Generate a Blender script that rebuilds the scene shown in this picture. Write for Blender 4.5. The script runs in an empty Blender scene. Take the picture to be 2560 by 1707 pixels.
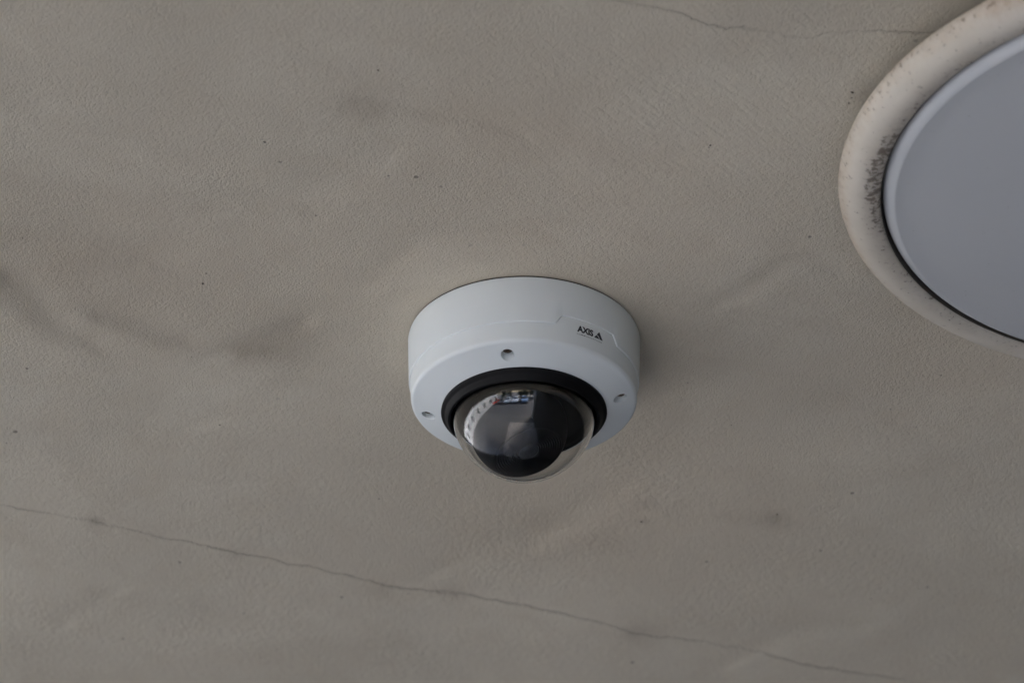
import bpy, bmesh, math, random
import numpy as np
from mathutils import Vector, Matrix, noise

S = bpy.context.scene
COL = S.collection
R = math.radians
random.seed(7)

# ------------------------------------------------------------------ camera
HC = 2.95                       # height of the plastered soffit above the pavement
EL = R(33.0)                    # upward pitch of the lens
DIST = 2.466                    # lens to the camera's mounting point
VIEW = Vector((0, math.cos(EL), math.sin(EL)))
RIGHT = Vector((1, 0, 0))
UP = RIGHT.cross(VIEW)
EYE = Vector((0, 0, HC)) - VIEW * DIST
cd = bpy.data.cameras.new('photo_camera')
cam = bpy.data.objects.new('photo_camera', cd)
COL.objects.link(cam)
cam.location = EYE
cam.rotation_euler = (R(90) + EL, 0, 0)
cd.sensor_width = 36
cd.lens = 135
cd.shift_x = -30 / 2560
cd.shift_y = -3.5 / 2560
cd.clip_start = 0.05
cd.clip_end = 500
cd.dof.use_dof = True
cd.dof.focus_distance = 2.40
cd.dof.aperture_fstop = 9
S.camera = cam

# ------------------------------------------------------------------ sky, sun, exposure
SUN_EL, SUN_AZ = R(42), R(140)      # azimuth from +Y towards +X: over the building, so the covered walk is in shade
w = bpy.data.worlds.new('World')
S.world = w
w.use_nodes = True
wn = w.node_tree
sky = wn.nodes.new('ShaderNodeTexSky')
sky.sky_type = 'NISHITA'
sky.sun_disc = False
sky.sun_elevation = SUN_EL
sky.sun_rotation = SUN_AZ
sky.air_density = 1.0
sky.dust_density = 3.0
bg = wn.nodes['Background']
bg.inputs['Strength'].default_value = 0.15
wn.links.new(sky.outputs['Color'], bg.inputs['Color'])
sl = bpy.data.lights.new('sun', 'SUN')
sl.energy = 1.2
sl.angle = R(12)
sl.color = (1.0, 0.97, 0.93)
sun = bpy.data.objects.new('sun', sl)
COL.objects.link(sun)
sdir = Vector((math.sin(SUN_AZ) * math.cos(SUN_EL), math.cos(SUN_AZ) * math.cos(SUN_EL), math.sin(SUN_EL)))
sun.rotation_euler = sdir.to_track_quat('Z', 'Y').to_euler()
sun.location = sdir * 20
S.view_settings.view_transform = 'Standard'
S.view_settings.look = 'None'
S.view_settings.gamma = 1
S.view_settings.use_curve_mapping = False
S.view_settings.exposure = 3.42


# ------------------------------------------------------------------ helpers
def pix(px, py, h=0.0):
    """photograph pixel (2560 wide) -> local point on the horizontal plane h metres under the soffit"""
    f = 135 / 36 * 2560
    d = VIEW * f + RIGHT * (px - 1310) - UP * (py - 850)
    e = -VIEW * DIST
    t = (-h - e.z) / d.z
    p = e + d * t
    return Vector((p.x, p.y))


class NT:
    """small helper for node trees"""
    def __init__(self, name):
        self.m = bpy.data.materials.new(name)
        self.m.use_nodes = True
        self.t = self.m.node_tree
        self.b = self.t.nodes['Principled BSDF']

    def n(self, typ, **kw):
        x = self.t.nodes.new(typ)
        for k, v in kw.items():
            setattr(x, k, v)
        return x

    def put(self, sock, v):
        if hasattr(v, 'is_output'):
            self.t.links.new(v, sock)
        elif isinstance(v, (tuple, list)) and len(v) == 3 and sock.type == 'RGBA':
            sock.default_value = (*v, 1)
        else:
            sock.default_value = v

    def math(self, op, a, b=0.0, c=0.0, clamp=False):
        x = self.n('ShaderNodeMath', operation=op, use_clamp=clamp)
        for i, v in enumerate((a, b, c)):
            self.put(x.inputs[i], v)
        return x.outputs[0]

    def noise(self, vec, scale, detail=3, rough=0.5, dist=0.0):
        x = self.n('ShaderNodeTexNoise')
        self.put(x.inputs['Vector'], vec)
        x.inputs['Scale'].default_value = scale
        x.inputs['Detail'].default_value = detail
        x.inputs['Roughness'].default_value = rough
        x.inputs['Distortion'].default_value = dist
        return x.outputs['Fac']

    def mapping(self, vec, rot=(0, 0, 0), scale=(1, 1, 1), loc=(0, 0, 0)):
        x = self.n('ShaderNodeMapping')
        self.put(x.inputs['Vector'], vec)
        x.inputs['Rotation'].default_value = rot
        x.inputs['Scale'].default_value = scale
        x.inputs['Location'].default_value = loc
        return x.outputs[0]

    def step(self, v, lo, hi, a=0.0, b=1.0):
        x = self.n('ShaderNodeMapRange', interpolation_type='SMOOTHSTEP')
        self.put(x.inputs[0], v)
        for i, q in enumerate((lo, hi, a, b)):
            self.put(x.inputs[i + 1], q)
        return x.outputs[0]

    def mix(self, fac, a, b, mode='MIX'):
        x = self.n('ShaderNodeMix', data_type='RGBA', blend_type=mode)
        self.put(x.inputs[0], fac)
        self.put(x.inputs[6], a)
        self.put(x.inputs[7], b)
        return x.outputs[2]

    def obj(self):
        return self.n('ShaderNodeTexCoord').outputs['Object']

    def attr(self, name):
        return self.n('ShaderNodeAttribute', attribute_name=name).outputs['Fac']

    def bump(self, height, dist, strength=1.0, normal=None):
        x = self.n('ShaderNodeBump')
        self.put(x.inputs['Height'], height)
        x.inputs['Distance'].default_value = dist
        x.inputs['Strength'].default_value = strength
        if normal:
            self.put(x.inputs['Normal'], normal)
        return x.outputs[0]

    def set(self, **kw):
        for k, v in kw.items():
            self.put(self.b.inputs[k.replace('_', ' ')], v)
        return self.m


def plain(name, col, rough=0.6, vary=0.06, scale=30, bump=0.0, bscale=200, metal=0.0, spec=0.5):
    t = NT(name)
    o = t.obj()
    nz = t.noise(o, scale, 4)
    dark = tuple(c * (1 - vary) for c in col)
    light = tuple(min(1, c * (1 + vary)) for c in col)
    t.set(Base_Color=t.mix(nz, dark, light), Roughness=rough, Metallic=metal, Specular_IOR_Level=spec)
    if bump:
        t.set(Normal=t.bump(t.noise(o, bscale, 3), bump))
    return t.m


def mesh_obj(name, verts, faces, mat, parent=None, smooth=None):
    me = bpy.data.meshes.new(name)
    me.from_pydata(verts, [], faces)
    me.validate()
    if mat:
        me.materials.append(mat)
    ob = bpy.data.objects.new(name, me)
    COL.objects.link(ob)
    if parent:
        ob.parent = parent
    if smooth is not None:
        shade(me, smooth)
    return ob


def shade(me, angle):
    """smooth shading with edges sharper than `angle` degrees kept hard"""
    bm = bmesh.new()
    bm.from_mesh(me)
    bmesh.ops.recalc_face_normals(bm, faces=bm.faces)
    lim = R(angle)
    for f in bm.faces:
        f.smooth = True
    for e in bm.edges:
        if len(e.link_faces) == 2:
            e.smooth = e.calc_face_angle(0) < lim
    bm.to_mesh(me)
    bm.free()


def lathe(profile, n=192, closed=False):
    """revolve (radius, depth under the soffit) pairs about the vertical axis; radius 0 makes a pole"""
    V, F, rows = [], [], []
    for r, h in profile:
        if r < 1e-7:
            V.append((0, 0, -h))
            rows.append([len(V) - 1] * n)
        else:
            i0 = len(V)
            for k in range(n):
                a = 2 * math.pi * k / n
                V.append((r * math.cos(a), r * math.sin(a), -h))
            rows.append(list(range(i0, i0 + n)))
    pairs = list(zip(rows, rows[1:]))
    if closed:
        pairs.append((rows[-1], rows[0]))
    for A, B in pairs:
        for k in range(n):
            q = (A[k], A[(k + 1) % n], B[(k + 1) % n], B[k])
            u = []
            for i in q:
                if i not in u:
                    u.append(i)
            if len(u) >= 3:
                F.append(u)
    return V, F


def arc(cx, ch, r, a0, a1, n):
    """profile points on an arc; angle 0 = outward, 90 = downward"""
    return [(cx + r * math.cos(R(a0 + (a1 - a0) * i / n)), ch + r * math.sin(R(a0 + (a1 - a0) * i / n))) for i in range(n + 1)]


def empty(name, loc, label, cat, group=None, rz=0):
    o = bpy.data.objects.new(name, None)
    COL.objects.link(o)
    o.location = loc
    o.rotation_euler = (0, 0, rz)
    o.empty_display_size = 0.05
    o['label'] = label
    o['category'] = cat
    if group:
        o['group'] = group
    return o


def box(x0, x1, y0, y1, z0, z1):
    V = [(x, y, z) for z in (z0, z1) for y in (y0, y1) for x in (x0, x1)]
    F = [(0, 2, 3, 1), (4, 5, 7, 6), (0, 1, 5, 4), (2, 6, 7, 3), (0, 4, 6, 2), (1, 3, 7, 5)]
    return V, F


def structure(o):
    o['kind'] = 'structure'
    return o


# ------------------------------------------------------------------ soffit (plastered ceiling)
X0, X1, Y0, Y1 = -1.5, 1.4, -2.35, 1.6       # the covered walk


def crack_points(raw):
    pts = [pix(*p) for p in raw]
    return [(p.x, p.y) for p in pts]


low = [(x / 1.8375, 1200 + y / 1.8375) for x, y in ((0, 112), (150, 132), (435, 180), (600, 215), (730, 250), (1000, 308), (1200, 352), (1480, 405), (1690, 455), (1830, 493), (2100, 515))]
low += [(1280 + x / 1.8375, 1200 + y / 1.8375) for x, y in ((0, 562), (200, 600), (400, 643), (550, 690), (640, 708), (860, 730), (1100, 775), (1380, 845), (1640, 890), (1850, 925))]
high = [(1280 + x / 2.306, y / 2.306) for x, y in ((550, 0), (700, 30), (870, 60), (1000, 92), (1130, 150), (1300, 175), (1480, 190), (1600, 215), (1690, 235), (1800, 215), (1900, 205), (2000, 192), (2180, 185), (2230, 205), (2352, 195), (2500, 205), (2640, 190))]
CR_LOW = [(-0.7, 0.03)] + crack_points(low) + [(0.5, 0.56), (0.8, 0.66)]
CR_HIGH = [(-0.6, -0.62), (-0.2, -0.47)] + crack_points(high) + [(0.8, -0.22)]


def soffit_material():
    t = NT('beige_painted_plaster')
    o = t.obj()
    sep = t.n('ShaderNodeSeparateXYZ')
    t.put(sep.inputs[0], o)
    x, y = sep.outputs[0], sep.outputs[1]
    wob = t.math('MULTIPLY', t.math('SUBTRACT', t.noise(o, 70, 3, 0.6), 0.5), 0.010)
    fine = t.math('MULTIPLY', t.math('SUBTRACT', t.noise(o, 420, 2, 0.6), 0.5), 0.0022)

    def crack(pts, half, seed):
        c = t.n('ShaderNodeFloatCurve')
        cu = c.mapping.curves[0]
        c.mapping.use_clip = False
        pp = [((px + 1) / 2, (py + 1) / 2) for px, py in pts]
        pp = [pp[0]] + pp[1:]
        cu.points[0].location = pp[0]
        cu.points[1].location = pp[-1]
        for p in pp[1:-1]:
            cu.points.new(*p)
        for p in cu.points:
            p.handle_type = 'VECTOR'
        c.mapping.update()
        t.put(c.inputs['Value'], t.math('MULTIPLY_ADD', x, 0.5, 0.5))
        yy = t.math('MULTIPLY_ADD', c.outputs[0], 2.0, -1.0)
        d = t.math('ABSOLUTE', t.math('SUBTRACT', t.math('ADD', t.math('SUBTRACT', y, yy), wob), fine))
        wd = t.step(t.noise(t.mapping(o, loc=(seed, 0, 0)), 38, 3, 0.6), 0.35, 0.75, 0.25, 1.35)
        line = t.step(d, 0.0, t.math('MULTIPLY', wd, half), 1.0, 0.0)
        soft = t.step(d, 0.0, 0.0045, 1.0, 0.0)
        fade = t.step(t.noise(t.mapping(o, loc=(0, seed, 0)), 17, 3), 0.36, 0.66, 0.32, 1.0)
        return t.math('MULTIPLY', line, fade), t.math('MULTIPLY', soft, fade)

    l1, s1 = crack(CR_LOW, 0.0021, 3.1)
    l2, s2 = crack(CR_HIGH, 0.0020, 8.7)
    line = t.math('MAXIMUM', l1, l2)
    soft = t.math('MAXIMUM', s1, s2)

    # colour: aged cream paint, faint mottling, darker smudges, pin-holes
    m1 = t.noise(o, 5.0, 4, 0.55)
    m2 = t.noise(o, 34, 4, 0.6)
    m3 = t.noise(o, 330, 2, 0.5)
    col = t.mix(t.step(m1, 0.3, 0.72), (0.595, 0.548, 0.445), (0.66, 0.612, 0.50))
    tide = t.noise(t.mapping(o, loc=(5.2, 1.7, 0)), 4.2, 5, 0.58, 0.6)
    col = t.mix(t.step(tide, 0.49, 0.54, 0, 0.26), col, (0.51, 0.455, 0.36))
    tide2 = t.noise(t.mapping(o, loc=(1.2, 7.7, 0)), 6.5, 5, 0.6, 0.8)
    col = t.mix(t.step(tide2, 0.55, 0.62, 0, 0.22), col, (0.67, 0.625, 0.51))
    col = t.mix(t.step(m2, 0.35, 0.8, 0, 0.35), col, (0.55, 0.485, 0.375))
    col = t.mix(t.step(m3, 0.52, 0.75, 0, 0.16), col, (0.43, 0.38, 0.29))
    col = t.mix(t.math('MULTIPLY', t.attr('smudge'), t.step(m2, 0.2, 0.7, 0.85, 1.3)), col, (0.245, 0.205, 0.155))
    col = t.mix(t.math('MULTIPLY', t.attr('warm'), 0.35), col, (0.58, 0.49, 0.375))
    v = t.n('ShaderNodeTexVoronoi', feature='F1')
    t.put(v.inputs['Vector'], t.mapping(o, scale=(1, 1, 0)))
    v.inputs['Scale'].default_value = 62
    sel = t.n('ShaderNodeSeparateColor')
    t.put(sel.inputs[0], v.outputs['Color'])
    pr = t.math('MULTIPLY', t.step(sel.outputs[0], 0.62, 1.0, 0.0, 0.11), 1.0)
    pin = t.math('MULTIPLY', t.step(t.math('SUBTRACT', v.outputs['Distance'], pr), -0.045, 0.0, 1.0, 0.0), t.step(sel.outputs[1], 0.25, 0.9, 0.1, 0.75))
    col = t.mix(pin, col, (0.17, 0.145, 0.125))
    col = t.mix(t.math('MULTIPLY', soft, 0.11), col, (0.22, 0.19, 0.15))
    col = t.mix(t.math('MULTIPLY', line, 0.2), col, (0.15, 0.125, 0.10))

    # relief: stipple, diagonal brush drag, cracks sunk in
    st = t.noise(o, 720, 3, 0.6)
    st2 = t.noise(o, 240, 3, 0.6)
    patch = t.step(t.noise(t.mapping(o, loc=(3, 3, 0)), 9, 3), 0.32, 0.7, 0.25, 1.25)
    br = t.noise(t.mapping(t.mapping(o, rot=(0, 0, R(-48))), scale=(0.16, 1.0, 1.0)), 330, 3, 0.6)
    mask = t.math('MULTIPLY', t.attr('coarse'), 1.0)
    h = t.math('MULTIPLY', st, t.math('MULTIPLY_ADD', mask, 0.75, 0.38))
    h = t.math('ADD', h, t.math('MULTIPLY', st2, t.math('MULTIPLY', patch, 0.55)))
    h = t.math('ADD', h, t.math('MULTIPLY', br, t.math('MULTIPLY', t.attr('brush'), 0.7)))
    h = t.math('SUBTRACT', h, t.math('MULTIPLY', line, 0.9))
    h = t.math('SUBTRACT', h, t.math('MULTIPLY', pin, 0.5))
    t.set(Base_Color=col, Roughness=0.85, Specular_IOR_Level=0.25, Normal=t.bump(h, 0.0013, 0.9))
    return t.m


def axis_coords(lo, hi, flo, fhi, fine):
    c = list(np.arange(flo, fhi + 1e-6, fine))
    s, p = fine, flo
    left = []
    while p > lo:
        s *= 1.35
        p = max(lo, p - s)
        left.append(p)
    s, p = fine, c[-1]
    rightv = []
    while p < hi:
        s *= 1.35
        p = min(hi, p + s)
        rightv.append(p)
    return np.array(left[::-1] + c + rightv)


def build_soffit():
    xs = axis_coords(X0, X1, -0.56, 0.62, 0.004)
    ys = axis_coords(Y0, Y1, -0.50, 0.64, 0.004)
    GX, GY = np.meshgrid(xs, ys)
    nx, ny = len(xs), len(ys)
    Hh = np.zeros_like(GX)
    # gentle hand-trowelled waves
    fl = np.array([noise.noise((a * 3.1, b * 3.1, 0.3)) * 0.0016 + noise.noise((a * 9, b * 9, 4.3)) * 0.0007 for a, b in zip(GX.ravel(), GY.ravel())]).reshape(GX.shape)
    Hh += fl

    def seg_dist(pts):
        best = np.full(GX.shape, 9.0)
        side = np.zeros(GX.shape)
        for (a, b) in zip(pts, pts[1:]):
            d = b - a
            L2 = d.length_squared
            tt = np.clip(((GX - a.x) * d.x + (GY - a.y) * d.y) / L2, 0, 1)
            dx, dy = GX - a.x - tt * d.x, GY - a.y - tt * d.y
            ds = np.hypot(dx, dy)
            s = np.sign(d.x * (GY - a.y) - d.y * (GX - a.x))
            side = np.where(ds < best, s, side)
            best = np.minimum(best, ds)
        return best, side

    def P(*q):
        return [pix(a * 1.08844, b * 1.08844) for a, b in q]

    sm = np.zeros_like(GX)
    wm = np.zeros_like(GX)
    # (points in picture, step height mm, width mm, smudge)
    ridges = [
        (P((25, 655), (70, 710), (125, 765), (180, 790)), 1.3, 16, 0.10),
        (P((240, 735), (320, 760), (390, 785)), 1.2, 14, 0.20),
        (P((560, 815), (630, 805), (690, 760)), 1.3, 13, 0.34),
        (P((815, 265), (835, 245), (880, 250), (1000, 275), (1110, 290), (1180, 320)), 0.9, 7, 0.10),
        (P((1690, 690), (1760, 655), (1810, 612), (1860, 608), (1900, 630)), 1.0, 9, 0.10),
        (P((900, 640), (1000, 560), (1200, 545), (1450, 545), (1600, 570)), 1.0, 16, 0.05),
        (P((20, 600), (180, 560), (300, 600)), 1.2, 26, 0.12),
        (P((560, 500), (700, 490), (860, 400)), 0.9, 24, 0.03),
        (P((1620, 900), (1800, 880), (2000, 960)), 0.9, 30, 0.03),
        (P((1690, 1188), (1790, 1192)), 0.8, 9, 0.15),
        (P((1060, 1300), (1180, 1250), (1240, 1235)), 0.8, 20, 0.04),
        (P((60, 1000), (200, 1050), (400, 1000)), 0.9, 30, 0.05),
        (P((1260, 1245), (1340, 1190), (1420, 1140)), 0.6, 18, 0.05),
        (P((180, 1420), (260, 1370)), 0.8, 14, 0.10),
        (P((1740, 1500), (1840, 1450), (1950, 1440)), 0.7, 22, 0.05),
    ]
    for pts, mm, wd, s in ridges:
        d, side = seg_dist(pts)
        wd /= 1000
        g = np.exp(-(d / wd) ** 2)
        Hh += mm / 1000 * side * d / wd * g * 0.9 - mm / 1000 * 0.35 * g
        sm += s * np.exp(-(d / (wd * 0.8)) ** 2)
    for (a, b, rx, s) in ((640, 800, 30, 0.14), (60, 560, 60, 0.15), (100, 640, 40, 0.1), (1490, 1155, 7, 0.25), (1475, 1193, 4, 0.3), (840, 250, 12, 0.22),
                          (695, 490, 7, 0.25), (2000, 220, 10, 0.25), (880, 1350, 10, 0.16), (1455, 1448, 9, 0.28), (1490, 1455, 14, 0.14), (220, 1192, 5, 0.5),
                          (1780, 1190, 9, 0.3), (1400, 1250, 14, 0.12), (1040, 1358, 9, 0.25), (540, 1270, 8, 0.2), (445, 1395, 20, 0.08), (1680, 780, 20, 0.06), (900, 1480, 30, 0.07)):
        p = pix(a * 1.08844, b * 1.08844)
        sm += s * np.exp(-((GX - p.x) ** 2 + (GY - p.y) ** 2 * 0.7) / (rx / 1000) ** 2)
    for (a, b, rx) in ((1180, 320, 60), (900, 560, 110), (1480, 500, 90), (300, 620, 90), (1650, 1050, 120), (1300, 1200, 80), (2150, 830, 60)):
        p = pix(a * 1.08844, b * 1.08844)
        wm += 0.8 * np.exp(-((GX - p.x) ** 2 + (GY - p.y) ** 2) / (rx / 1000) ** 2)
    # coarser stipple towards the near part and along some bands, brushed patch above the camera
    coarse = np.clip(0.75 - GY * 1.5, 0.05, 1.0) * np.array([0.75 + 0.5 * noise.noise((a * 6, b * 6, 9)) for a, b in zip(GX.ravel(), GY.ravel())]).reshape(GX.shape)
    brush = np.clip(np.exp(-((GX - 0.10) / 0.17) ** 2 - ((GY + 0.23) / 0.15) ** 2) + 0.5 * np.exp(-((GX + 0.15) / 0.12) ** 2 - ((GY + 0.05) / 0.1) ** 2), 0, 1)
    # dead flat where fittings are screwed on
    flat = 1 - np.exp(-((np.hypot(GX, GY) / 0.088) ** 8))
    Hh *= flat * 1.7
    verts = np.c_[GX.ravel(), GY.ravel(), (-Hh).ravel()]
    idx = np.arange(nx * ny).reshape(ny, nx)
    F = np.stack([idx[:-1, :-1], idx[1:, :-1], idx[1:, 1:], idx[:-1, 1:]], -1).reshape(-1, 4)
    me = bpy.data.meshes.new('ceiling')
    me.from_pydata(verts.tolist(), [], F.tolist())
    for nm, arr in (('smudge', sm), ('warm', wm), ('coarse', coarse), ('brush', brush)):
        at = me.attributes.new(nm, 'FLOAT', 'POINT')
        at.data.foreach_set('value', np.clip(arr, 0, 1).astype(np.float32).ravel())
    me.polygons.foreach_set('use_smooth', [True] * len(me.polygons))
    me.materials.append(soffit_material())
    ob = bpy.data.objects.new('ceiling', me)
    COL.objects.link(ob)
    ob.location = (0, 0, HC)
    return structure(ob)


ceiling = build_soffit()

# ------------------------------------------------------------------ what the dome mirrors: pavement, street, wall
m_conc = plain('grey_concrete', (0.30, 0.29, 0.28), 0.85, 0.15, 3)
m_pave = plain('pale_paving', (0.075, 0.074, 0.073), 0.8, 0.12, 2.0)
m_road = plain('asphalt', (0.052, 0.052, 0.054), 0.8, 0.2, 1.5)
m_dark = plain('charcoal_stone', (0.018, 0.018, 0.018), 0.5, 0.2, 6)
m_pale = plain('pale_render', (0.5, 0.49, 0.47), 0.8, 0.1, 4)
structure(mesh_obj('roof_slab', *box(X0, X1, Y0, Y1, HC + 0.02, HC + 0.3), m_conc))
structure(mesh_obj('pavement', *box(-60, 60, -3.6, 60, -0.3, 0.0), m_pave))
structure(mesh_obj('road', *box(-120, 120, -120, -3.6, -0.4, -0.12), m_road))
m_tile = plain('dark_floor_stone', (0.215, 0.20, 0.185), 0.6, 0.25, 3)
structure(mesh_obj('floor', *box(X0, 1.05, Y0, 1.3, 0.0, 0.02), m_tile))
structure(mesh_obj('wall_right', *box(1.05, 1.4, -3.0, 1.6, 0.0, HC - 0.004), m_dark))
mesh_obj('pillar', *box(0.85, 1.45, -3.28, -3.0, 0.0, HC - 0.004), m_pale, bpy.data.objects['wall_right'])
structure(mesh_obj('wall_back', *box(X0, 1.05, 1.3, 1.6, 0.0, HC - 0.004), m_dark))

# ------------------------------------------------------------------ dome camera
m_white = NT('cool_white_enamel')
_o = m_white.obj()
m_white.set(Base_Color=m_white.mix(m_white.noise(_o, 40, 3), (0.705, 0.755, 0.755), (0.74, 0.79, 0.79)), Roughness=0.48,
            Normal=m_white.bump(m_white.noise(_o, 2600, 2), 0.00012, 0.6))
m_white = m_white.m
m_rubber = plain('black_rubber', (0.004, 0.004, 0.0045), 0.5, 0.2, 60, spec=0.18)
m_black = plain('black_plastic', (0.003, 0.003, 0.003), 0.5, 0.2, 40, spec=0.06)
m_grey = plain('dark_grey_plastic', (0.006, 0.005, 0.005), 0.5, 0.15, 60, spec=0.15)
m_gasket = plain('grey_gasket', (0.035, 0.033, 0.03), 0.8)
m_ink = plain('dark_blue_grey_ink', (0.014, 0.018, 0.026), 0.5, 0.1, 200)
m_steel = plain('tarnished_steel', (0.12, 0.085, 0.06), 0.45, 0.3, 300, metal=0.7)
g = NT('clear_polycarbonate')
g.set(Base_Color=(0.97, 0.975, 0.97), Roughness=0.0, IOR=1.52, Transmission_Weight=1.0)
m_clear = g.m
g = NT('coated_lens_glass')
g.set(Base_Color=(0.002, 0.002, 0.003), Roughness=0.08)
m_lens = g.m

cam_root = empty('dome_camera', (0, 0, HC), 'white dome security camera with clear dome and black seal fixed to the plastered ceiling', 'camera')

# mounting base: its lower edge steps up round the tongue that carries the lettering
N = 720
def seam(a):
    """a = degrees from the side facing the lens, positive to the right"""
    hi, lo = 0.0334, 0.0268
    if a < 15.6 or a > 53.2:
        return hi
    if a < 19.2:
        return hi + (lo - hi) * (a - 15.6) / 3.6
    if a > 49.6:
        return lo + (hi - lo) * (a - 49.6) / 3.6
    return lo


def rb(h):      # base wall
    return 0.0745 - 0.0010 * h / 0.0334


def rc(h):      # cover wall
    return 0.0731 - 0.0012 * max(0, h - 0.02) / 0.026


V, F = [], []
for k in range(N):
    a = -180 + 360 * k / N
    h = seam(a)
    th = R(a - 90)
    prof = [(0.0728, 0.0012), (0.0742, 0.0012), (rb(0.002), 0.0020), (rb(h * .5), h * 0.5), (rb(h), h - 0.0006), (rb(h) - 0.0001, h - 0.00025), (rb(h) - 0.0004, h), (rc(h) - 0.0006, h)]
    for r, z in prof:
        V.append((r * math.cos(th), r * math.sin(th), -z))
np_ = len(prof)
for k in range(N):
    k2 = (k + 1) % N
    for i in range(np_ - 1):
        F.append((k * np_ + i, k2 * np_ + i, k2 * np_ + i + 1, k * np_ + i + 1))
mesh_obj('mounting_base', V, F, m_white, cam_root, 35)
mesh_obj('gasket_gap_shade', *lathe([(0.0735, -0.001), (0.0735, 0.0014), (0.070, 0.0014)], 192), m_gasket, cam_root, 35)

# cover: lathed shell with four screw wells cut in its sloping face
RIMH = 0.0462
def face_h(r):
    return 0.0477 + (0.0694 - r) * (0.0064 / 0.017)
prof = [(0.052, 0.020), (rc(0.02), 0.020), (rc(0.03), 0.030), (rc(0.045), 0.0448)]
prof += [(0.0718, 0.0456), (0.0713, 0.0464), (0.0706, 0.0471), (0.0698, 0.0475), (0.0690, 0.0478)]
prof += [(r, face_h(r)) for r in (0.066, 0.0625, 0.059, 0.0555)] + [(0.0525, face_h(0.0525) - 0.0001), (0.052, face_h(0.0525) - 0.001)]
cover = mesh_obj('cover', *lathe(prof, 288, True), m_white, cam_root)
SCREWS = [-99.5, -9.5, 80.5, 170.5]
SR = 0.0617
cut_bm = bmesh.new()
for s in SCREWS:
    bmesh.ops.create_cone(cut_bm, cap_ends=True, segments=40, radius1=0.0043, radius2=0.0043, depth=0.012,
                          matrix=Matrix.Translation((SR * math.cos(R(s)), SR * math.sin(R(s)), -(face_h(SR) - 0.0048 + 0.006))))
cut_me = bpy.data.meshes.new('cut')
cut_bm.to_mesh(cut_me)
cut_bm.free()
cut = bpy.data.objects.new('cut', cut_me)
COL.objects.link(cut)
cut.parent = cam_root
shade(cover.data, 30)
md = cover.modifiers.new('wells', 'BOOLEAN')
md.object = cut
md.operation = 'DIFFERENCE'
md.solver = 'EXACT'
bpy.context.view_layer.update()
dg = bpy.context.evaluated_depsgraph_get()
new = bpy.data.meshes.new_from_object(cover.evaluated_get(dg))
cover.modifiers.clear()
cover.data = new
shade(new, 30)
bpy.data.objects.remove(cut)
cover.parent = cam_root
for s in SCREWS:
    # socket-head screw at the bottom of its well
    hb = face_h(SR) - 0.0048
    V, F = lathe([(0.0, 0.0006), (0.0011, 0.0006), (0.0013, 0.0016), (0.0026, 0.0017), (0.0031, 0.0012), (0.0031, -0.0002)], 24)
    sc = mesh_obj('screw', V, F, m_steel, cover, 30)
    sc.location = (SR * math.cos(R(s)), SR * math.sin(R(s)), -hb)


# lettering wrapped on the cover wall
def wrap(name, verts2, faces, mat, parent, a0, hbase, lift=0.00012):
    out = []
    for x, y in verts2:
        h = hbase - y
        r = rc(h) + lift
        th = R(a0 - 90) + x / 0.0727
        out.append((r * math.cos(th), r * math.sin(th), -h))
    return mesh_obj(name, out, faces, mat, parent)


def text_mesh(body, size, bold=0.0, xscale=1.0, spacing=1.0):
    c = bpy.data.curves.new('t', 'FONT')
    c.body = body
    c.size = 1.0
    c.offset = bold
    c.space_character = spacing
    c.resolution_u = 4
    ob = bpy.data.objects.new('t', c)
    COL.objects.link(ob)
    bpy.context.view_layer.update()
    me = bpy.data.meshes.new_from_object(ob.evaluated_get(bpy.context.evaluated_depsgraph_get()))
    bpy.data.objects.remove(ob)
    xs = [v.co.x for v in me.vertices]
    ys = [v.co.y for v in me.vertices]
    x0, x1, y0, y1 = min(xs), max(xs), min(ys), max(ys)
    vs = [((v.co.x - x0) / (x1 - x0), (v.co.y - y0) / (y1 - y0)) for v in me.vertices]
    return vs, [tuple(p.vertices) for p in me.polygons]


vs, fs = text_mesh('AXIS', 1, 0.05, 1, 1.0)
wrap('lettering', [(x * 0.0119, y * 0.0047) for x, y in vs], fs, m_ink, cover, 27.2, 0.0355)
vs, fs = text_mesh('COMMUNICATIONS', 1, 0.004, 1, 1.25)
wrap('lettering', [(x * 0.0192, y * 0.00085) for x, y in vs], fs, m_ink, cover, 27.0, 0.0374)
vs, fs = text_mesh('TM', 1, 0.0)
wrap('lettering', [(x * 0.0006, y * 0.0004) for x, y in vs], fs, m_ink, cover, 36.9, 0.0318)
# two-piece triangular emblem
tri = [[(0.0020, 0.0026), (0.0040, 0.0053), (0.0071, 0.0), (0.0047, 0.0), (0.0037, 0.0018)],
       [(0.0000, 0.0), (0.0042, 0.0), (0.0033, 0.0014), (0.0017, 0.0022)]]
for p in tri:
    wrap('emblem', p, [tuple(range(len(p)))], m_ink, cover, 37.2, 0.0353)

# black seal, clear dome, camera module inside
mesh_obj('seal_ring', *lathe([(0.0500, 0.052), (0.0524, 0.0535), (0.0527, 0.0552), (0.0520, 0.0562), (0.0508, 0.0566), (0.0500, 0.0576), (0.0488, 0.0600), (0.0481, 0.0607), (0.0468, 0.0608), (0.0463, 0.0602), (0.0463, 0.052)], 192, True), m_rubber, cam_root, 40)
DC = 0.0535
RO, RI = 0.0460, 0.0441
out = [(RO, 0.0525), (RO, DC)] + [(RO * math.cos(R(a)), DC + RO * math.sin(R(a))) for a in np.linspace(3, 90, 44)]
inn = [(RI * math.cos(R(a)), DC + RI * math.sin(R(a))) for a in np.linspace(90, 3, 44)] + [(RI, DC), (RI, 0.0525)]
out[-1] = (0, DC + RO)
inn[0] = (0, DC + RI)
V, F = lathe(out, 160)
V2, F2 = lathe(inn, 160)
n0 = len(V)
F2 = [[i + n0 for i in f] for f in F2]
nv = len(V2)
rimf = [(k, n0 + nv - 160 + k, n0 + nv - 160 + (k + 1) % 160, (k + 1) % 160) for k in range(160)]
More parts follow.
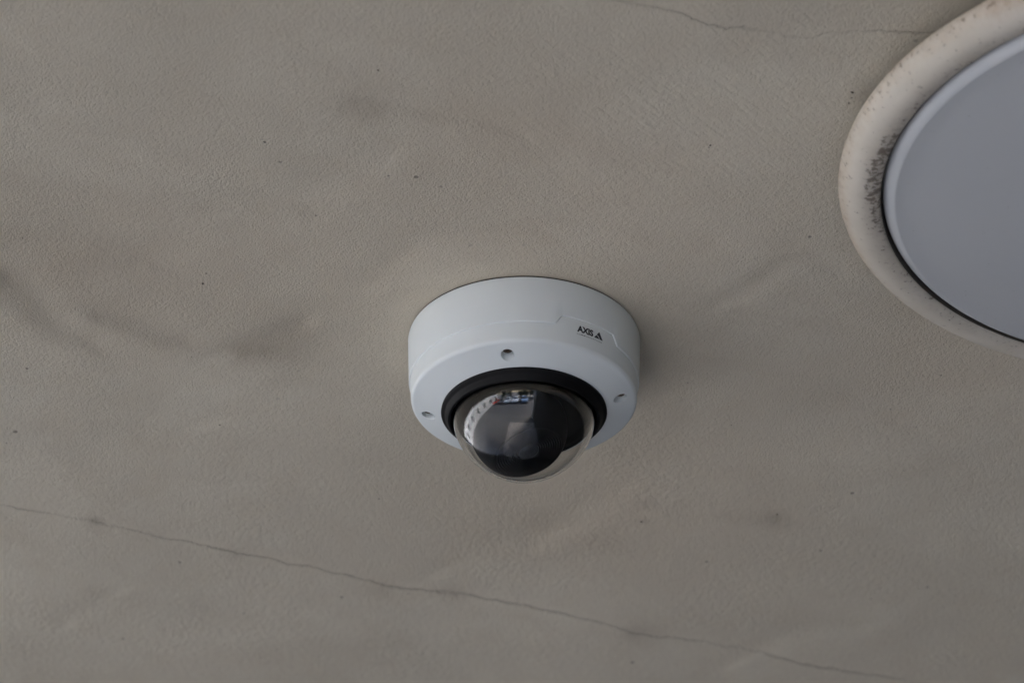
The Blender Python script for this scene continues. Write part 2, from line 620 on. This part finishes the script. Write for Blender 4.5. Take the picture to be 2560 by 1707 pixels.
mesh_obj('clear_dome', V + V2, F + F2 + rimf, m_clear, cam_root, 60)
mesh_obj('inner_plate', *lathe([(0.0, 0.0545), (0.0434, 0.0545), (0.0438, 0.0590), (0.0432, 0.0592), (0.0425, 0.0550), (0.0425, 0.0530), (0.0, 0.0530)], 128), m_black, cam_root, 40)

# the eyeball: black turret with a ridged recess round its lens, aimed at the street
EYE_C = Vector((-0.0034, 0.0, -(DC + 0.0126)))
ax = Vector((0.30, -0.16, -0.94)).normalized()
ER = 0.0310
prof = [(0.0, -ER)]
prof += [(ER * math.sin(R(a)), -ER * math.cos(R(a))) for a in range(8, 140, 6)]
edge_r, edge_h = prof[-1]
V, F = lathe(prof, 96)
rot = Vector((0, 0, -1)).rotation_difference(ax).to_matrix().to_4x4()
tur = mesh_obj('turret', V, F, m_black, cam_root, 50)
tur.matrix_local = Matrix.Translation(EYE_C) @ rot
rid = [(edge_r, edge_h), (edge_r - 0.0008, edge_h + 0.0003)]
r, h = edge_r - 0.0008, edge_h + 0.0003
while r > 0.0075:
    rid += [(r - 0.0001, h - 0.0013), (r - 0.0009, h - 0.0013), (r - 0.0014, h + 0.0002)]
    r -= 0.0015
    h -= 0.0001
rd = mesh_obj('ridged_baffle', *lathe(rid, 96), m_grey, tur, 20)
ln = mesh_obj('lens', *lathe([(0.0, h + 0.0012), (0.003, h + 0.0009), (0.0055, h + 0.0001), (0.0073, h - 0.0012), (0.0078, h - 0.003)], 48), m_lens, tur, 50)
# ------------------------------------------------------------------ ceiling light
LX, LY = 0.4030, -0.2200
lamp = empty('ceiling_light', (LX, LY, HC), 'large round unlit ceiling light with grimy cream rim and flat bluish white diffuser', 'ceiling light')


def rim_material():
    t = NT('aged_cream_enamel')
    o = t.obj()
    n1 = t.noise(o, 16, 4, 0.6)
    n2 = t.noise(o, 150, 5, 0.65)
    n3 = t.noise(o, 300, 4, 0.7)
    col = t.mix(t.step(n1, 0.3, 0.75), (0.635, 0.595, 0.515), (0.56, 0.52, 0.435))
    col = t.mix(t.math('MULTIPLY', t.attr('yellow'), t.step(n2, 0.25, 0.7, 0.3, 1.0)), col, (0.43, 0.335, 0.235))
    dust = t.math('MULTIPLY', t.attr('dust'), t.step(n2, 0.25, 0.75, 0.25, 1.0))
    col = t.mix(dust, col, (0.36, 0.32, 0.275))
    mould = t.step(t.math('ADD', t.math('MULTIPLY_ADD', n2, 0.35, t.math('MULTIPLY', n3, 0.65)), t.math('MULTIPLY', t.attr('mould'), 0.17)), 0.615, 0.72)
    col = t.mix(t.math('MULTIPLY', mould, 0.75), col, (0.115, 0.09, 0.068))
    t.set(Base_Color=col, Roughness=t.math('MULTIPLY_ADD', n2, 0.2, 0.42), Normal=t.bump(n2, 0.0002, 0.6))
    return t.m


rimp = [(0.165, 0.000), (0.165, 0.020), (0.2125, 0.0215), (0.2150, 0.0212), (0.2163, 0.0220), (0.2168, 0.0234)]
rimp += [(0.2160, 0.0262), (0.2140, 0.0295), (0.2110, 0.0325), (0.2070, 0.0349), (0.2035, 0.0360), (0.2000, 0.0364), (0.1965, 0.0362), (0.1940, 0.0357), (0.1929, 0.0351), (0.1924, 0.0340), (0.1923, 0.022)]
NL = 720
rim = mesh_obj('rim', *lathe(rimp, NL), rim_material(), lamp, 40)
co = np.empty(len(rim.data.vertices) * 3)
rim.data.vertices.foreach_get('co', co)
co = co.reshape(-1, 3)
rad = np.hypot(co[:, 0], co[:, 1])
ang = np.degrees(np.arctan2(co[:, 1], co[:, 0]))


def lamp_angle(px, py, h=0.034):
    p = pix(px, py, h)
    return math.degrees(math.atan2(p.y - LY, p.x - LX))


def dang(a, b):
    return (a - b + 180) % 360 - 180


a_m = lamp_angle(2190, 395)
a_m2 = lamp_angle(2170, 470)
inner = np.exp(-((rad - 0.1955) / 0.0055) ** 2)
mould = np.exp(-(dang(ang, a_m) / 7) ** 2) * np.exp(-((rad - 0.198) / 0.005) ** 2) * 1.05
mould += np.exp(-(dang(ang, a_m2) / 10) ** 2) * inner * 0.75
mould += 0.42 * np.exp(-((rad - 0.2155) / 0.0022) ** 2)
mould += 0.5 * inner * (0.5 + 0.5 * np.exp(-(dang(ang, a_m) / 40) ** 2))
dust = 0.6 * np.exp(-((rad - 0.1965) / 0.0075) ** 2) * np.exp(-(dang(ang, a_m - 2) / 24) ** 2) + 0.35 * inner + 0.3 * np.exp(-((rad - 0.2165) / 0.0016) ** 2)
yel = 0.9 * np.exp(-((rad - 0.2158) / 0.0035) ** 2) * (0.6 + 0.4 * np.exp(-(dang(ang, lamp_angle(2190, 700)) / 26) ** 2))
yel += 0.55 * np.exp(-(dang(ang, lamp_angle(2530, 25)) / 7) ** 2) * np.exp(-((rad - 0.214) / 0.006) ** 2)
for nm, arr in (('mould', mould), ('dust', dust), ('yellow', yel)):
    at = rim.data.attributes.new(nm, 'FLOAT', 'POINT')
    at.data.foreach_set('value', np.clip(arr, 0, 1).astype(np.float32))

t = NT('opal_diffuser')
_o = t.obj()
t.set(Base_Color=t.mix(t.step(t.noise(_o, 260, 4, 0.7), 0.66, 0.72, 0, 0.35), t.mix(t.noise(_o, 9, 4, 0.6), (0.485, 0.505, 0.515), (0.53, 0.55, 0.56)), (0.30, 0.28, 0.25)), Roughness=0.22, Specular_IOR_Level=0.5,
      Normal=t.bump(t.noise(_o, 14, 2), 0.0006, 0.5))
m_opal = t.m
dp = [(0.1895, 0.022), (0.1911, 0.030), (0.1910, 0.0335), (0.1902, 0.0356), (0.1888, 0.0376), (0.1868, 0.0392), (0.1848, 0.0401), (0.1840, 0.0404), (0.1832, 0.04045), (0.1822, 0.0404)]
dp += [(r, 0.0404 + 0.009 * (1 - (r / 0.1822) ** 2)) for r in (0.17, 0.15, 0.12, 0.09, 0.06, 0.03)] + [(0, 0.0494)]
dif = mesh_obj('diffuser', *lathe(dp, 256), m_opal, lamp, 40)
dif.location = (0.0005, 0.0001, 0.0009)
dif.rotation_euler = (R(0.1), R(0.75), 0)
mesh_obj('gasket_gap_shade', *lathe([(0.1923, 0.0346), (0.19195, 0.0344), (0.19195, 0.0226), (0.1923, 0.0226)], 256, True), plain('painted_gap_shade', (0.085, 0.075, 0.062), 0.85), lamp, 40)  # dark strip added on the rim's inner wall, painting the shade of the gap
mesh_obj('backing_pan', *lathe([(0.1926, 0.0225), (0.186, 0.0225), (0.186, 0.005), (0, 0.005)], 128), m_gasket, lamp, 40)

# ------------------------------------------------------------------ insect specks and grit stuck to the plaster
m_speck = plain('dark_speck', (0.11, 0.09, 0.075), 0.9, 0.3, 900)
V, F = [], []
spk = [(868, 165, 1.0), (607, 326, 1.4), (602, 320, .7), (473, 632, 1.2), (465, 655, 1.4), (62, 846, 1.3), (1632, 337, 1.3), (1628, 342, .8), (1473, 1195, 1.6), (1950, 240, 1.2), (1958, 215, 1.6),
       (560, 1405, 1.2), (1785, 1180, 1.2), (380, 60, .6), (1035, 235, .6), (725, 500, .9), (440, 820, .8), (205, 405, .6), (240, 330, .5), (1000, 1110, .8), (1680, 975, .9), (1580, 880, .8), (1925, 905, .9),
       (2045, 945, 1.0), (2105, 985, .9), (1950, 690, .8), (2180, 720, 1.2), (15, 1015, .8), (505, 975, .8), (150, 1290, .7), (590, 1085, .7), (470, 960, .7), (870, 1145, .9), (1290, 1215, .7), (2000, 1370, .9), (1190, 1512, .7), (1845, 1645, .9)]
rs = random.Random(5)
for _ in range(60):
    spk.append((rs.uniform(-80, 2400), rs.uniform(-60, 1600), rs.uniform(0.25, 0.6)))
ceil_pts = np.empty(len(ceiling.data.vertices) * 3)
ceiling.data.vertices.foreach_get('co', ceil_pts)
ceil_pts = ceil_pts.reshape(-1, 3)
for a, b, s in spk:
    p = pix(a * 1.08844, b * 1.08844)
    if p.length < 0.085 or (p - Vector((LX, LY))).length < 0.205:
        continue
    z = ceil_pts[np.argmin((ceil_pts[:, 0] - p.x) ** 2 + (ceil_pts[:, 1] - p.y) ** 2), 2]
    i0 = len(V)
    k = 7
    st = rs.uniform(0, 6)
    el = rs.uniform(1.0, 2.0)
    for q in range(k):
        aa = q * 2 * math.pi / k
        rr = s * 0.00072 * rs.uniform(0.6, 1.25)
        ux, uy = rr * math.cos(aa) * el, rr * math.sin(aa)
        V.append((p.x + ux * math.cos(st) - uy * math.sin(st), p.y + ux * math.sin(st) + uy * math.cos(st), z + 0.0003))
    V.append((p.x, p.y, z - 0.0006 * s))
    for q in range(k):
        F.append((i0 + q, i0 + (q + 1) % k, i0 + k))
sp = mesh_obj('grit', V, F, m_speck, ceiling, 60)
sp['kind'] = 'stuff'

# ------------------------------------------------------------------ parked cars and the wood across the road (seen mirrored in the dome)
m_tyre = plain('tyre_rubber', (0.02, 0.02, 0.02), 0.8)
m_glass = plain('car_glass', (0.03, 0.035, 0.04), 0.08, 0.1)
m_rimw = plain('wheel_alloy', (0.45, 0.45, 0.46), 0.35, metal=0.8)
m_head = plain('headlamp', (0.75, 0.77, 0.8), 0.1)


def car(x, y, rz, paint, label):
    root = empty('parked_car', (x, y, -0.12), label, 'car', 'cars parked across the road', rz)
    side = [(-2.05, 0.35), (-2.1, 0.62), (-2.0, 0.78), (-1.15, 0.95), (-0.35, 1.42), (0.9, 1.46), (1.75, 1.0), (2.05, 0.92), (2.1, 0.55), (2.0, 0.32)]
    V, F = [], []
    n = len(side)
    wids = [0.78, 0.83, 0.84, 0.82, 0.6, 0.6, 0.76, 0.8, 0.82, 0.78]
    for s in (-1, 1):
        for (a, b), wd in zip(side, wids):
            V.append((s * wd, a, b))
    F.append(list(range(n))[::-1])
    F.append([n + i for i in range(n)])
    for i in range(n):
        j = (i + 1) % n
        F.append((i, j, n + j, n + i))
    bo = mesh_obj('body', V, F, paint, root)
    bv = bo.modifiers.new('soft', 'BEVEL')
    bv.width = 0.06
    bv.segments = 3
    mesh_obj('windscreen', [(-0.68, -1.06, 1.02), (0.68, -1.06, 1.02), (0.54, -0.42, 1.40), (-0.54, -0.42, 1.40)], [(0, 1, 2, 3)], m_glass, root)
    mesh_obj('rear_window', [(-0.6, 1.0, 1.43), (0.6, 1.0, 1.43), (0.68, 1.66, 1.08), (-0.68, 1.66, 1.08)], [(0, 1, 2, 3)], m_glass, root)
    for s in (-1, 1):
        mesh_obj('side_window', [(s * 0.80, -0.95, 1.02), (s * 0.80, 1.5, 1.06), (s * 0.645, 0.85, 1.40), (s * 0.645, -0.35, 1.37)], [(0, 1, 2, 3)], m_glass, root)
        mesh_obj('headlight', *box(s * 0.62 - 0.15, s * 0.62 + 0.15, -2.11, -1.98, 0.64, 0.76), m_head, root)
        for yy in (-1.3, 1.3):
            Vw, Fw = lathe([(0.0, -0.1), (0.2, -0.1), (0.31, -0.1), (0.33, -0.07), (0.33, 0.07), (0.31, 0.1), (0.2, 0.1), (0.0, 0.1)], 24)
            wv = [(z, a, b) for a, b, z in Vw]
            wh = mesh_obj('wheel', wv, Fw, m_tyre, root, 40)
            wh.location = (s * 0.74, yy, 0.33)
            Vr, Fr = lathe([(0.0, 0.0), (0.21, 0.0), (0.21, 0.012)], 24)
            mesh_obj('wheel_rim', [(s * (0.102 - z * -1), a, b) for a, b, z in Vr], Fr, m_rimw, wh, 40)
    return root


for (x, y, rz, c, lb) in ((-2.2, -10.2, 0, (0.72, 0.74, 0.76), 'white car parked nose out between a silver car and a blue car across the road'),
                          (0.2, -10.2, 0, (0.16, 0.24, 0.36), 'blue car parked nose out across the road beside the white car'),
                          (-4.6, -10.2, 0, (0.50, 0.56, 0.60), 'silver car parked nose out across the road beside the white car'),
                          (-7.2, -10.4, 0, (0.05, 0.055, 0.06), 'black car parked nose out between the silver and the red car across the road'),
                          (-10.6, -10.0, 0, (0.50, 0.03, 0.025), 'red car parked nose out across the road beside the beige car'),
                          (-13.4, -9.8, 0, (0.55, 0.46, 0.26), 'beige car parked nose out across the road beside the red car')):
    car(x, y, R(rz + 180), plain('car_paint', c, 0.25, 0.03), lb)

# pale building on the open side: its lit front is what brightens the soffit and the dome's edge
m_front = plain('pale_plaster_front', (0.42, 0.425, 0.425), 0.85, 0.08, 1.5)
m_pane = plain('dark_window_pane', (0.02, 0.024, 0.028), 0.1)
m_fr = plain('white_window_frame', (0.7, 0.7, 0.69), 0.5)
bl = empty('building', (-10.5, -3.0, 0), 'pale rendered building with dark windows on the open side of the covered walk', 'building')
mesh_obj('wall', *box(-6, 0, -9, 12, 0, 7), m_front, bl)
for lev in (0.9, 4.1):
    for k in range(7):
        yy = -8.0 + 2.9 * k
        fr = mesh_obj('window', *box(-0.05, 0.03, yy, yy + 1.1, lev, lev + 1.6), m_fr, bl)
        mesh_obj('pane', *box(-0.04, 0.034, yy + 0.07, yy + 0.52, lev + 0.07, lev + 1.53), m_pane, fr)
        mesh_obj('pane', *box(-0.04, 0.034, yy + 0.58, yy + 1.03, lev + 0.07, lev + 1.53), m_pane, fr)

# far-off wood behind the cars: one mass of leaf-sized faces
m_leaf = plain('dark_leaves', (0.035, 0.05, 0.022), 0.7, 0.5, 0.8)
rng = np.random.default_rng(3)
n = 26000
cx = rng.uniform(-45, 25, 90)
cy = rng.uniform(-21, -15, 90)
cz = rng.uniform(0.8, 7.5, 90)
ci = rng.integers(0, 90, n)
d = rng.normal(size=(n, 3))
d /= np.linalg.norm(d, axis=1)[:, None]
ctr = np.c_[cx[ci], cy[ci], cz[ci]] + d * rng.uniform(0.5, 1.9, n)[:, None]
ctr[:, 2] = np.maximum(ctr[:, 2], 0.02)
u = rng.normal(size=(n, 3))
u /= np.linalg.norm(u, axis=1)[:, None]
v = np.cross(u, d)
sz = rng.uniform(0.12, 0.3, n)[:, None]
vv = np.stack([ctr - u * sz, ctr + v * sz, ctr + u * sz, ctr - v * sz], 1).reshape(-1, 3)
vv[:, 2] = np.maximum(vv[:, 2], -0.10)
wood = mesh_obj('woodland', vv.tolist(), np.arange(n * 4).reshape(-1, 4).tolist(), m_leaf)
wood['kind'] = 'stuff'
wood['label'] = 'dark green belt of trees across the road behind the cars'
wood['category'] = 'trees'
